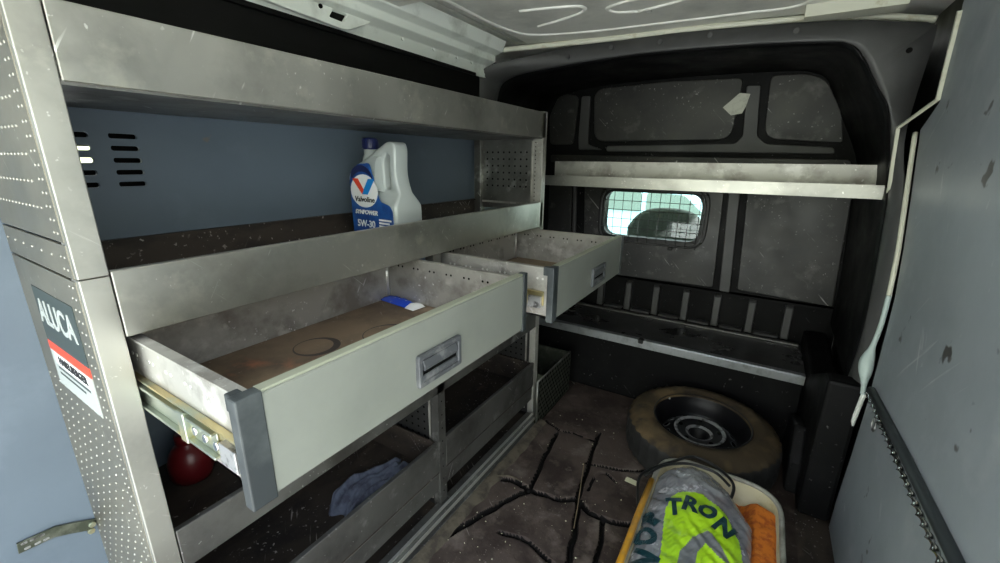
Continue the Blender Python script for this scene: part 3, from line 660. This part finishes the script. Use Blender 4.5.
# patterned bin beyond the rack
bn = thing('patterned_bin', 'dark open bin of diamond patterned sheet between rack and bulkhead', 'bin', (-.88, 1.79, 0))
b = MB(); b.box((-.757, 1.566, .0), (-.750, 1.95, .225)); b.box((-1.05, 1.94, 0), (-.757, 1.95, .225)); b.box((-1.05, 1.635, 0), (-.757, 1.645, .225)); b.box((-1.05, 1.645, 0), (-.757, 1.94, .008)); b.box((-1.057, 1.635, 0), (-1.05, 1.95, .225)); b.build('bin_body', 'strap', bn)
b = MB()
for r in range(9):
    for c in range(14):
        y = 1.582 + c * .0285 + (.014 if r % 2 else 0); z = .018 + r * .0245
        if y > 1.94: continue
        b._add([(-.7497, y - .0115, z), (-.7497, y, z - .010), (-.7497, y + .0115, z), (-.7497, y, z + .010), (-.7475, y, z)], [(0, 1, 4), (1, 2, 4), (2, 3, 4), (3, 0, 4)])
b.build('diamond_pattern', 'void', bn)
b = MB(); b.tube([(-.7535, 1.566, .226), (-.7535, 1.95, .226)], .005, None, 6); b.tube([(-.7535, 1.566, .0), (-.7535, 1.566, .226)], .005, None, 6); b.tube([(-.7535, 1.95, .0), (-.7535, 1.95, .226)], .004, None, 6); b.build('rim', 'alu_dark', bn)
# bent strap bolted to the left wall
br = thing('mounting_strap', 'dark bent slotted metal strap bolted beside the rack at lower left', 'bracket', (XL, .11, .44))
def band(pts, w):
    P = [Vector(p) for p in pts]; L_, R_ = [], []
    for i, p in enumerate(P):
        t = (P[min(i + 1, len(P) - 1)] - P[max(i - 1, 0)]).normalized(); nrm = Vector((-t.y, t.x)); L_.append(tuple(p + nrm * w)); R_.append(tuple(p - nrm * w))
    return L_ + R_[::-1]
b = MB(); b.from_mesh(curve_mesh([band([(.162, .428), (.128, .447), (.104, .458), (.078, .460), (.054, .462)], .0115)], .0025, .001), yz(XL + .004)); b.build('strap', 'strap', br)
b = MB()
for (y, z) in ((.064, .468), (.076, .467), (.088, .466), (.066, .455), (.080, .454), (.092, .453)): b.from_mesh(curve_mesh([rounded(rect(y - .005, z - .0022, y + .004, z + .0022), .002, 3)], .0012, .0005), yz(XL + .0068))
b.build('slot_edges', 'steel_worn', br)
b = MB()
for (y, z) in ((.157, .434), (.153, .420)): b.disc((XL + .006, y, z), (1, 0, 0), .006, .007, None, 6)
b.build('bolt', 'zinc', br)

# ================================================================== RIGHT WALL LASHING RAIL
lr = thing('lashing_rail', 'thin lashing rail with a twisted steel strip along the right lining', 'rail', (.36, .9, .56))
b = MB(); b.tube([(.362, .56, .576), (.362, .86, .576), (.362, 1.19, .570), (.362, 1.54, .556)], .0115, None, 8); b.build('channel', 'plastic_grey', lr)
b = MB(); n = 260; V = []; q_ = 8
for k in range(n + 1):
    y = .56 + k / n * .97; z = .553 - .006 * (y / 1.5); a = y * 2 * pi / .06
    for e in range(q_):
        t = 2 * pi * e / q_; p, r = .0075 * cos(t), .0022 * sin(t)
        V.append((.353 + p * cos(a) - r * sin(a), y, z + p * sin(a) + r * cos(a)))
b._add(V, [(k * q_ + e, k * q_ + (e + 1) % q_, (k + 1) * q_ + (e + 1) % q_, (k + 1) * q_ + e) for k in range(n) for e in range(q_)], None, True)
b.build('twisted_strip', 'chrome', lr)
b = MB(); b.tube([(.348, 1.375 + .017 * cos(2 * pi * k / 20), .527 + .017 * sin(2 * pi * k / 20)) for k in range(20)], .003, None, 8, closed=True); b.build('ring', 'steel_worn', lr)
b = MB(); b.tube([(.352, 1.352, .545), (.345, 1.340, .553), (.350, 1.325, .556)], .0045, None, 8); b.build('ring_clip', 'mesh', lr)

# ================================================================== FLOOR MAT AND LITTER
cracks = [([(-.80, .70), (-.745, .80), (-.70, .90), (-.655, 1.02), (-.62, 1.11), (-.583, 1.17)], .011, .026), ([(-.583, 1.17), (-.60, 1.27), (-.61, 1.35), (-.63, 1.47), (-.64, 1.56)], .010, .012),
          ([(-.72, 1.165), (-.65, 1.19), (-.583, 1.18), (-.53, 1.185), (-.467, 1.195), (-.41, 1.235), (-.36, 1.20), (-.276, 1.205), (-.2, 1.23)], .012, .014),
          ([(-.41, 1.235), (-.425, 1.30), (-.435, 1.40), (-.455, 1.50), (-.475, 1.66)], .009, .011), ([(-.41, 1.235), (-.37, 1.11), (-.345, 1.0), (-.31, .8)], .010, .012),
          ([(-.30, 1.20), (-.275, 1.08), (-.25, .95)], .009, .011), ([(-.58, .96), (-.48, .98), (-.40, .955), (-.34, .95)], .008, .009), ([(-.455, 1.44), (-.36, 1.46), (-.27, 1.50), (-.22, 1.56)], .007, .009),
          ([(-.72, 1.62), (-.64, 1.58), (-.55, 1.60), (-.46, 1.59)], .006, .008), ([(-.40, 1.30), (-.385, 1.42), (-.30, 1.40)], .006, .006)]
X0, X1, Y0, Y1 = -.742, .268, .45, 2.04
NX, NY = 320, 460
b = MB(); V = []
segs = []
for pl, w, d in cracks:
    sp = smoothline([(x, y, 0) for x, y in pl], 5)
    for a, c in zip(sp[:-1], sp[1:]): segs.append((a.x, a.y, c.x, c.y, w, d))
def crack_depth(x, y):
    best = 0
    for (ax, ay, bx, by, w, d) in segs:
        if x < min(ax, bx) - .03 or x > max(ax, bx) + .03 or y < min(ay, by) - .03 or y > max(ay, by) + .03: continue
        dx, dy = bx - ax, by - ay; L2 = dx * dx + dy * dy + 1e-9
        t = max(0, min(1, ((x - ax) * dx + (y - ay) * dy) / L2)); q = math.hypot(x - ax - t * dx, y - ay - t * dy)
        k = max(0, 1 - q / w)
        best = max(best, 2.1 * d * min(1, k * 2.2))
    return best
for i in range(NX + 1):
    for j in range(NY + 1):
        x = X0 + (X1 - X0) * i / NX; y = Y0 + (Y1 - Y0) * j / NY
        jx = x + .008 * pnoise(Vector((x * 14, y * 14, 5))); jy = y + .008 * pnoise(Vector((x * 14, y * 14, 9)))
        z = .004 + .004 * pnoise(Vector((x * 4, y * 4, 1))) + .0018 * pnoise(Vector((x * 22, y * 22, 3))) - crack_depth(jx, jy)
        V.append((x, y, max(-.029, z)))
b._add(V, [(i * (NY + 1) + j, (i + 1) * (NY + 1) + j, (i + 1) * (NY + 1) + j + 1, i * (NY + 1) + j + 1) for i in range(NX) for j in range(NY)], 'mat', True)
b.mi('crack_shade')
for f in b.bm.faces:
    if min(v.co.z for v in f.verts) < -.010: f.material_index = 1  # deep crack faces coloured black to paint in their shade
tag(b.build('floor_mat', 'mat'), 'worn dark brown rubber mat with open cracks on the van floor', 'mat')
b = MB(); V = []
for k in range(81):
    y = .5 + k / 80 * 1.1; w = .014 + .012 * abs(pnoise(Vector((y * 9, 4, 1))))
    V += [(-.751, y, .014), (-.742 + w, y, .012 + .004 * pnoise(Vector((y * 20, 1, 1)))), (-.738 + w * 1.8, y, .003)]
b._add(V, [(3 * k + c, 3 * k + c + 1, 3 * k + c + 4, 3 * k + c + 3) for k in range(80) for c in range(2)], None, True)
tag(b.build('dirt_line', 'dirt'), 'strip of caked dirt along the foot of the floor rail', 'dirt', kind='stuff')
b = MB()
for k in range(95):
    x = random.uniform(-.72, -.18); y = random.uniform(.7, 1.75); s_ = random.uniform(.0008, .0022)
    if math.hypot(x + .078, y - 1.735) < .33 or (x > -.23 and y < 1.45): continue
    q = Matrix.Translation((x, y, .009)) @ Matrix.Rotation(random.uniform(0, 3), 4, Vector((random.random(), random.random(), 1)))
    b.box((-s_, -s_ * .7, -s_ * .5), (s_, s_ * .7, s_ * .5), None, q)
tag(b.build('crumbs', 'paper'), 'pale crumbs and grit scattered over the rubber mat', 'dirt', kind='stuff')
b = MB(); b.from_mesh(curve_mesh([[(-.022, -.010), (.024, -.013), (.027, .010), (-.020, .014)]], .0008), Matrix.Translation((-.268, 1.425, .012)) @ Matrix.Rotation(radians(4), 4, 'X'))
tag(b.build('paper_scrap', 'paper'), 'small pale yellow paper scrap on the mat left of the bag', 'scrap')
b = MB(); b.tube(smoothline([(-.458, 1.42, .014), (-.43, 1.32, .020), (-.40, 1.21, .014), (-.372, 1.10, .013)]), .0018, None, 5)
tag(b.build('straw', 'straw'), 'long dry straw lying over the cracks of the mat', 'straw')
b = MB(); b.tube(smoothline([(-.72, 1.17, .012), (-.68, 1.19, .016), (-.64, 1.195, .012)]), .003, None, 6)
tag(b.build('twig', 'dirt'), 'short yellowish twig on the mat beside the floor rail', 'twig')
b = MB(); b.from_mesh(curve_mesh([[(-.195, 1.425), (-.15, 1.432), (-.138, 1.462), (-.128, 1.515), (-.172, 1.522), (-.205, 1.49), (-.235, 1.462)]], .0006), xz(2.3885) if False else Matrix.Translation((0, 0, 0)) @ xz(2.3955))
tag(b.build('tape_patch', 'tape'), 'torn piece of silver tape stuck on the upper bulkhead', 'tape')

# ================================================================== SPARE WHEEL
WX, WY = -.078, 1.735
wh = thing('spare_wheel', 'spare steel wheel with dusty tyre lying flat by the bulkhead step', 'wheel', (WX, WY, .006))
wm = Matrix.Translation((WX, WY, .006)) @ Matrix.Rotation(radians(1.0), 4, 'X')
hw = .095
prof = [(.205, .018), (.213, .006), (.235, .000), (.262, .004), (.285, .018), (.298, .034), (.303, .050), (.304, .075), (.304, .095), (.304, .115), (.303, .140), (.298, .156), (.286, .171), (.270, .180), (.258, .184), (.252, .188), (.240, .190), (.226, .187), (.213, .180), (.206, .172)]
prof = [((r if r > .29 else .187 + (r - .205) * (.29 - .187) / (.29 - .205)) * .957 if r > .2 else r, z) for r, z in prof]
b = MB(); n = 120; K = len(prof); vs = []
for (r, z) in prof:
    for k in range(n):
        rr = r
        if r > .272:
            rr = r - (.007 if (k % 3 == 0) else 0)
            if r > .2905 and abs(z - .095) < .001: rr -= .006
        vs.append(wm @ Vector((rr * cos(2 * pi * k / n), rr * sin(2 * pi * k / n), z)))
b._add(vs, [(i * n + k, i * n + (k + 1) % n, (i + 1) * n + (k + 1) % n, (i + 1) * n + k) for i in range(K - 1) for k in range(n)], None, True)
for f in b.bm.faces:
    pass
b.mats = ['tyre', 'tread']
for idx, f in enumerate(b.bm.faces):
    if 4 <= idx // n <= 10: f.material_index = 1
b.build('tyre', 'tyre', wh)
b = MB(); b.lathe([(.182, .182), (.186, .184), (.187, .179), (.183, .172), (.181, .166), (.178, .150), (.173, .140), (.169, .118), (.165, .100), (.160, .086), (.150, .086), (.140, .094), (.118, .112), (.104, .121), (.096, .124), (.084, .118), (.066, .113), (.050, .112), (.046, .106), (.036, .104), (.034, .07), (.0001, .07)], None, 72, wm, cap=False); b.build('rim', 'steel_black', wh)
b = MB(); n = 40
b.lathe([(.086, .121), (.088, .1225), (.092, .1238), (.097, .1258), (.100, .1245), (.098, .1215)], None, 48, wm, cap=False); b.lathe([(.042, .1075), (.045, .1110), (.050, .1135), (.052, .1142), (.053, .1135)], None, 40, wm, cap=False); b.build('hub_ring', 'steel_worn', wh)
for k in range(16):
    a = 2 * pi * k / 16; c = wm @ Vector((.128 * cos(a), .128 * sin(a), .1040))
    ax = (wm.to_3x3() @ Vector((cos(a) * .62, sin(a) * .62, .78)))
    b = MB(); b.mi('hole'); b.disc(c, ax, .0125, .0016, 'hole', 14)
    q = ax.normalized().to_track_quat('Z', 'Y').to_matrix().to_4x4(); q.translation = c
    b.lathe([(.0125, .0), (.0125, .003), (.0148, .0025), (.0152, 0)], 'handle', 16, q, cap=False); b.build('vent_hole', 'hole', wh)
for k in range(5):
    a = 2 * pi * k / 5 + .4; c = wm @ Vector((.078 * cos(a), .078 * sin(a), .1165)); b = MB(); b.disc(c, (0, 0, 1), .0085, .003, None, 12); b.build('bolt_hole', 'hole', wh)
b = MB(); b.tube([wm @ Vector((-.172, .125, .166)), wm @ Vector((-.155, .115, .172)), wm @ Vector((-.142, .108, .168))], .0045, None, 8); b.build('valve', 'steel_worn', wh)
b = MB(); b.box((-.014, -.006, 0), (.014, .006, .012), None, wm @ Matrix.Translation((-.120, .166, .168)) @ Matrix.Rotation(radians(140), 4, 'Z')); b.build('balance_weight', 'steel_worn', wh, bevel=.003)

# ================================================================== TUB, SPONGE, CABLE, BAG
tb = thing('plastic_tub', 'cream plastic tub with amber left side on the mat before the wheel', 'tub', (.01, 1.05, .006))
def rr_loop(x0, y0, x1, y1, r, z, n=8): return [Vector((p[0], p[1], z)) for p in rounded(rect(x0, y0, x1, y1), r, n)]
def closed(l): return l + [l[0]]
b = MB(); b.mi('tub')
L0 = [rr_loop(-.135, .70, .165, 1.375, .09, .008), rr_loop(-.14, .69, .172, 1.38, .09, .012), rr_loop(-.166, .655, .192, 1.402, .11, .195)]
L1 = [rr_loop(-.158, .663, .184, 1.394, .10, .195), rr_loop(-.135, .70, .165, 1.372, .085, .020)]
b.loft([closed(l) for l in (L0[0], L0[1], L0[2], L1[0], L1[1])], 'tub')
vs = [b.bm.verts.new(p) for p in L1[1]]; f = b.bm.faces.new(vs); vs2 = [b.bm.verts.new(p) for p in L0[0]]; b.bm.faces.new(vs2)
b.build('tub_body', 'tub', tb)
b = MB(); b.tube(rr_loop(-.165, .656, .191, 1.401, .11, .199), .0075, None, 8, closed=True); b.build('tub_rim', 'tub_rim', tb)
b = MB(); b.tube([(-.168, .70, .205), (-.170, .9, .206), (-.170, 1.10, .206), (-.168, 1.235, .205)], .0095, None, 8); b.build('amber_edge', 'amber', tb)
b = MB(); V = []; nx, ny = 20, 44
for i in range(nx + 1):
    for j in range(ny + 1):
        u, v = i / nx, j / ny; x = -.10 + u * .288; y = .74 + v * .665
        cut = max(0, (u - .55)) * max(0, v - .74) * 1.7
        V.append((x, y - cut * .35, .176 - .045 * max(0, min(1, (.125 - x) / .03)) + .006 * pnoise(Vector((x * 20, y * 20, 0))) - .012 * max(0, (abs(u - .5) * 2 - .9) / .1) ** 2 - .03 * max(0, (v - .95) / .05) ** 2))
b._add(V, [(i * (ny + 1) + j, (i + 1) * (ny + 1) + j, (i + 1) * (ny + 1) + j + 1, i * (ny + 1) + j + 1) for i in range(nx) for j in range(ny)], None, True)
sp_ = tag(b.build('sponge', 'orange'), 'big rust orange sponge lying in the cream tub', 'sponge')
sp_.modifiers.new('thickness', 'SOLIDIFY').thickness = .08
b = MB(); b.tube(smoothline([(-.178, 1.10, .20), (-.205, 1.215, .205), (-.185, 1.275, .21), (-.131, 1.35, .212), (-.08, 1.415, .212), (-.045, 1.425, .212), (-.001, 1.412, .212), (.045, 1.375, .212), (.062, 1.33, .21), (.05, 1.25, .20)]), .0048, None, 8)
b.tube(smoothline([(-.19, 1.23, .215), (-.15, 1.30, .222), (-.08, 1.355, .225), (0, 1.365, .222), (.05, 1.33, .215)]), .0045, None, 8)
tag(b.build('cable', 'cable'), 'black cable looped over the tub end behind the bag', 'cable')
# bag: a lumpy pillow of film
bag = thing('plastic_bag', 'clear plastic bag with lime green print lying in the tub', 'bag', (-.03, 1.03, .15))
def bag_outline(v):      # left, right edges at height v (0 near, 1 far)
    y = .72 + v * .655
    l = -.160 + .03 * max(0, v - .86) / .14; r = .128 - .005 * v - .10 * max(0, v - .74) / .26
    return y, l, r
def bag_h(u, v):
    k = (max(0, 4 * u * (1 - u)) ** .32) * min(1, max(0, (1 - v) / .20)) ** .45 * min(1, (v + .02) / .1)
    y, l, r = bag_outline(v); x = l + u * (r - l)
    wr_k = .008 * pnoise(Vector((x * 16, y * 12, 1))) + .005 * pnoise(Vector((x * 40 + y * 25, y * 30, 4))) + .003 * abs(pnoise(Vector((x * 70, y * 50 - x * 60, 8))))
    return .150 + .090 * k + wr_k * min(1, k * 1.6)
green = [(-.072, .70), (-.080, .90), (-.103, 1.099), (-.098, 1.165), (-.070, 1.205), (-.020, 1.215), (.050, 1.172), (.088, 1.10), (.110, 1.02), (.122, .9), (.122, .70)]
greyp = [(-.045, .80), (-.043, .97), (-.02, 1.035), (.012, 1.082), (.04, 1.055), (.072, 1.015), (.06, 1.005), (.01, 1.03), (-.005, .99), (.0, .80)]
def inside(x, y, pl):
    c = False
    for i in range(len(pl)):
        (ax, ay), (bx, by) = pl[i - 1], pl[i]
        if (ay > y) != (by > y) and x < (bx - ax) * (y - ay) / (by - ay) + ax: c = not c
    return c
b = MB(); b.mats = ['bag', 'bag_print', 'bag_grey', 'bag_ink']; NU, NV = 110, 190; V = []
for j in range(NV + 1):
    v = j / NV; y, l, r = bag_outline(v)
    for i in range(NU + 1):
        u = i / NU; V.append((l + u * (r - l), y + .05 * (1 - (2 * u - 1) ** 2) * max(0, v - .7) / .3, bag_h(u, v)))
vs, fs = b._add(V, [(j * (NU + 1) + i, j * (NU + 1) + i + 1, (j + 1) * (NU + 1) + i + 1, (j + 1) * (NU + 1) + i) for j in range(NV) for i in range(NU)], 'bag', True)
for f in fs:
    c = f.calc_center_median(); wob = .003 * pnoise(Vector((c.x * 40, c.y * 40, 2)))
    if inside(c.x + wob, c.y, green): f.material_index = 1
    if inside(c.x, c.y + wob, greyp): f.material_index = 2
zs = {}
bagtop = {}
for p in V: bagtop[(round(p[0] / .004), round(p[1] / .004))] = max(p[2], bagtop.get((round(p[0] / .004), round(p[1] / .004)), 0))
b.build('film', 'bag', bag)
def top_z(x, y):
    best = 0
    for dx in (-1, 0, 1):
        for dy in (-1, 0, 1): best = max(best, bagtop.get((round(x / .004) + dx, round(y / .004) + dy), 0))
    return best
def bag_letter(ch, x, y, size, ang, m, sx=1., bold=.0042):
    me = text_mesh(ch, size, 0., sx, .1, bold); bb = bmesh.new(); bb.from_mesh(me)
    bmesh.ops.triangulate(bb, faces=bb.faces)
    for _ in range(2): bmesh.ops.subdivide_edges(bb, edges=[e for e in bb.edges if e.calc_length() > .006], cuts=1, use_grid_fill=False)
    bmesh.ops.triangulate(bb, faces=bb.faces)
    q = Matrix.Translation((x, y, 0)) @ Matrix.Rotation(radians(ang), 4, 'Z')
    for v in bb.verts:
        p = q @ v.co; v.co = (p.x, p.y, top_z(p.x, p.y) + .0016)
    bb.to_mesh(me); bb.free()
    o = MB(); o.from_mesh(me, None); o.build('printed_letter', m, bag)
for ch, x, y, a, s_ in (('T', -.084, 1.118, 18, .086), ('R', -.046, 1.146, 2, .088), ('O', .000, 1.144, -12, .072), ('N', .047, 1.114, -22, .080)):
    bag_letter(ch, x, y, s_, a, 'bag_ink', .76)
bag_letter('R', -.132, 1.06, .075, 62, 'bag_ink'); bag_letter('O', -.130, .985, .075, 70, 'bag_ink'); bag_letter('N', -.118, .90, .09, 75, 'bag_ink')
# contents of the bag seen through the film
b = MB(); L_ = [rr_loop(-.12, .75, .10, 1.24, .06, .145), rr_loop(-.125, .745, .105, 1.245, .06, .185), rr_loop(-.09, .79, .07, 1.19, .06, .215)]
b.loft([closed(l) for l in L_], None); b.bm.faces.new([b.bm.verts.new(p) for p in L_[2]]); b.build('contents', 'bag_grey', bag)

# ================================================================== OUTSIDE
b = MB(); b.box((-30, -25, -.75), (30, 45, -.70)); struct(b.build('ground', 'asphalt'), 'pale paved ground outside the van', 'ground')
# cab seat and a parked car seen through the bulkhead window
b = MB(); V = []
prof_ = [(-.24, -.03), (-.25, .70), (-.235, .80), (-.19, .865), (-.12, .905), (0, .918), (.12, .905), (.19, .865), (.235, .80), (.25, .70), (.24, -.03)]
b.from_mesh(curve_mesh([[(x - .52, z) for x, z in smoothline([(p[0], p[1], 0) for p in prof_], 4) for x, z in ((x, z),)] if False else [(p.x - .52, p.y) for p in smoothline([(q[0], q[1], 0) for q in prof_], 4)]], .06, .03, 3), xz(2.95))
tag(b.build('cab_seat', 'seat'), 'dark rounded seat back seen through the bulkhead window', 'seat')
pc = thing('parked_car', 'pale teal parked car seen far off through the bulkhead window', 'car', (-1.9, 9.2, -.70))
b = MB(); cx = -1.9
body = rounded([(-2.1, -.45), (2.1, -.45), (2.15, .02), (2.0, .18), (1.25, .28), (.75, .72), (-.85, .74), (-1.45, .28), (-2.05, .2)], [.1, .1, .1, .1, .15, .2, .2, .15, .1], 5)
b.from_mesh(curve_mesh([[(cx + x, z) for x, z in body]], .8, .12, 3), xz(9.2)); b.build('car_body', 'car', pc)
for s_ in ([(-1.2, .30), (-.78, .66), (-.1, .67), (-.1, .30)], [(0, .30), (0, .67), (.66, .65), (1.05, .30)]):
    b = MB(); b.from_mesh(curve_mesh([[(cx + x, z) for x, z in rounded(s_, .05, 3)]], .01), xz(8.39)); b.build('car_window', 'car_glass', pc)
for x in (-1.3, 1.3):
    b = MB(); b.lathe([(.0001, -.1), (.20, -.1), (.31, -.08), (.31, .08), (.2, .1), (.0001, .1)], None, 28, Matrix.Translation((cx + x, 8.48, -.39)) @ Matrix.Rotation(pi / 2, 4, 'X')); b.build('wheel', 'tread', pc)
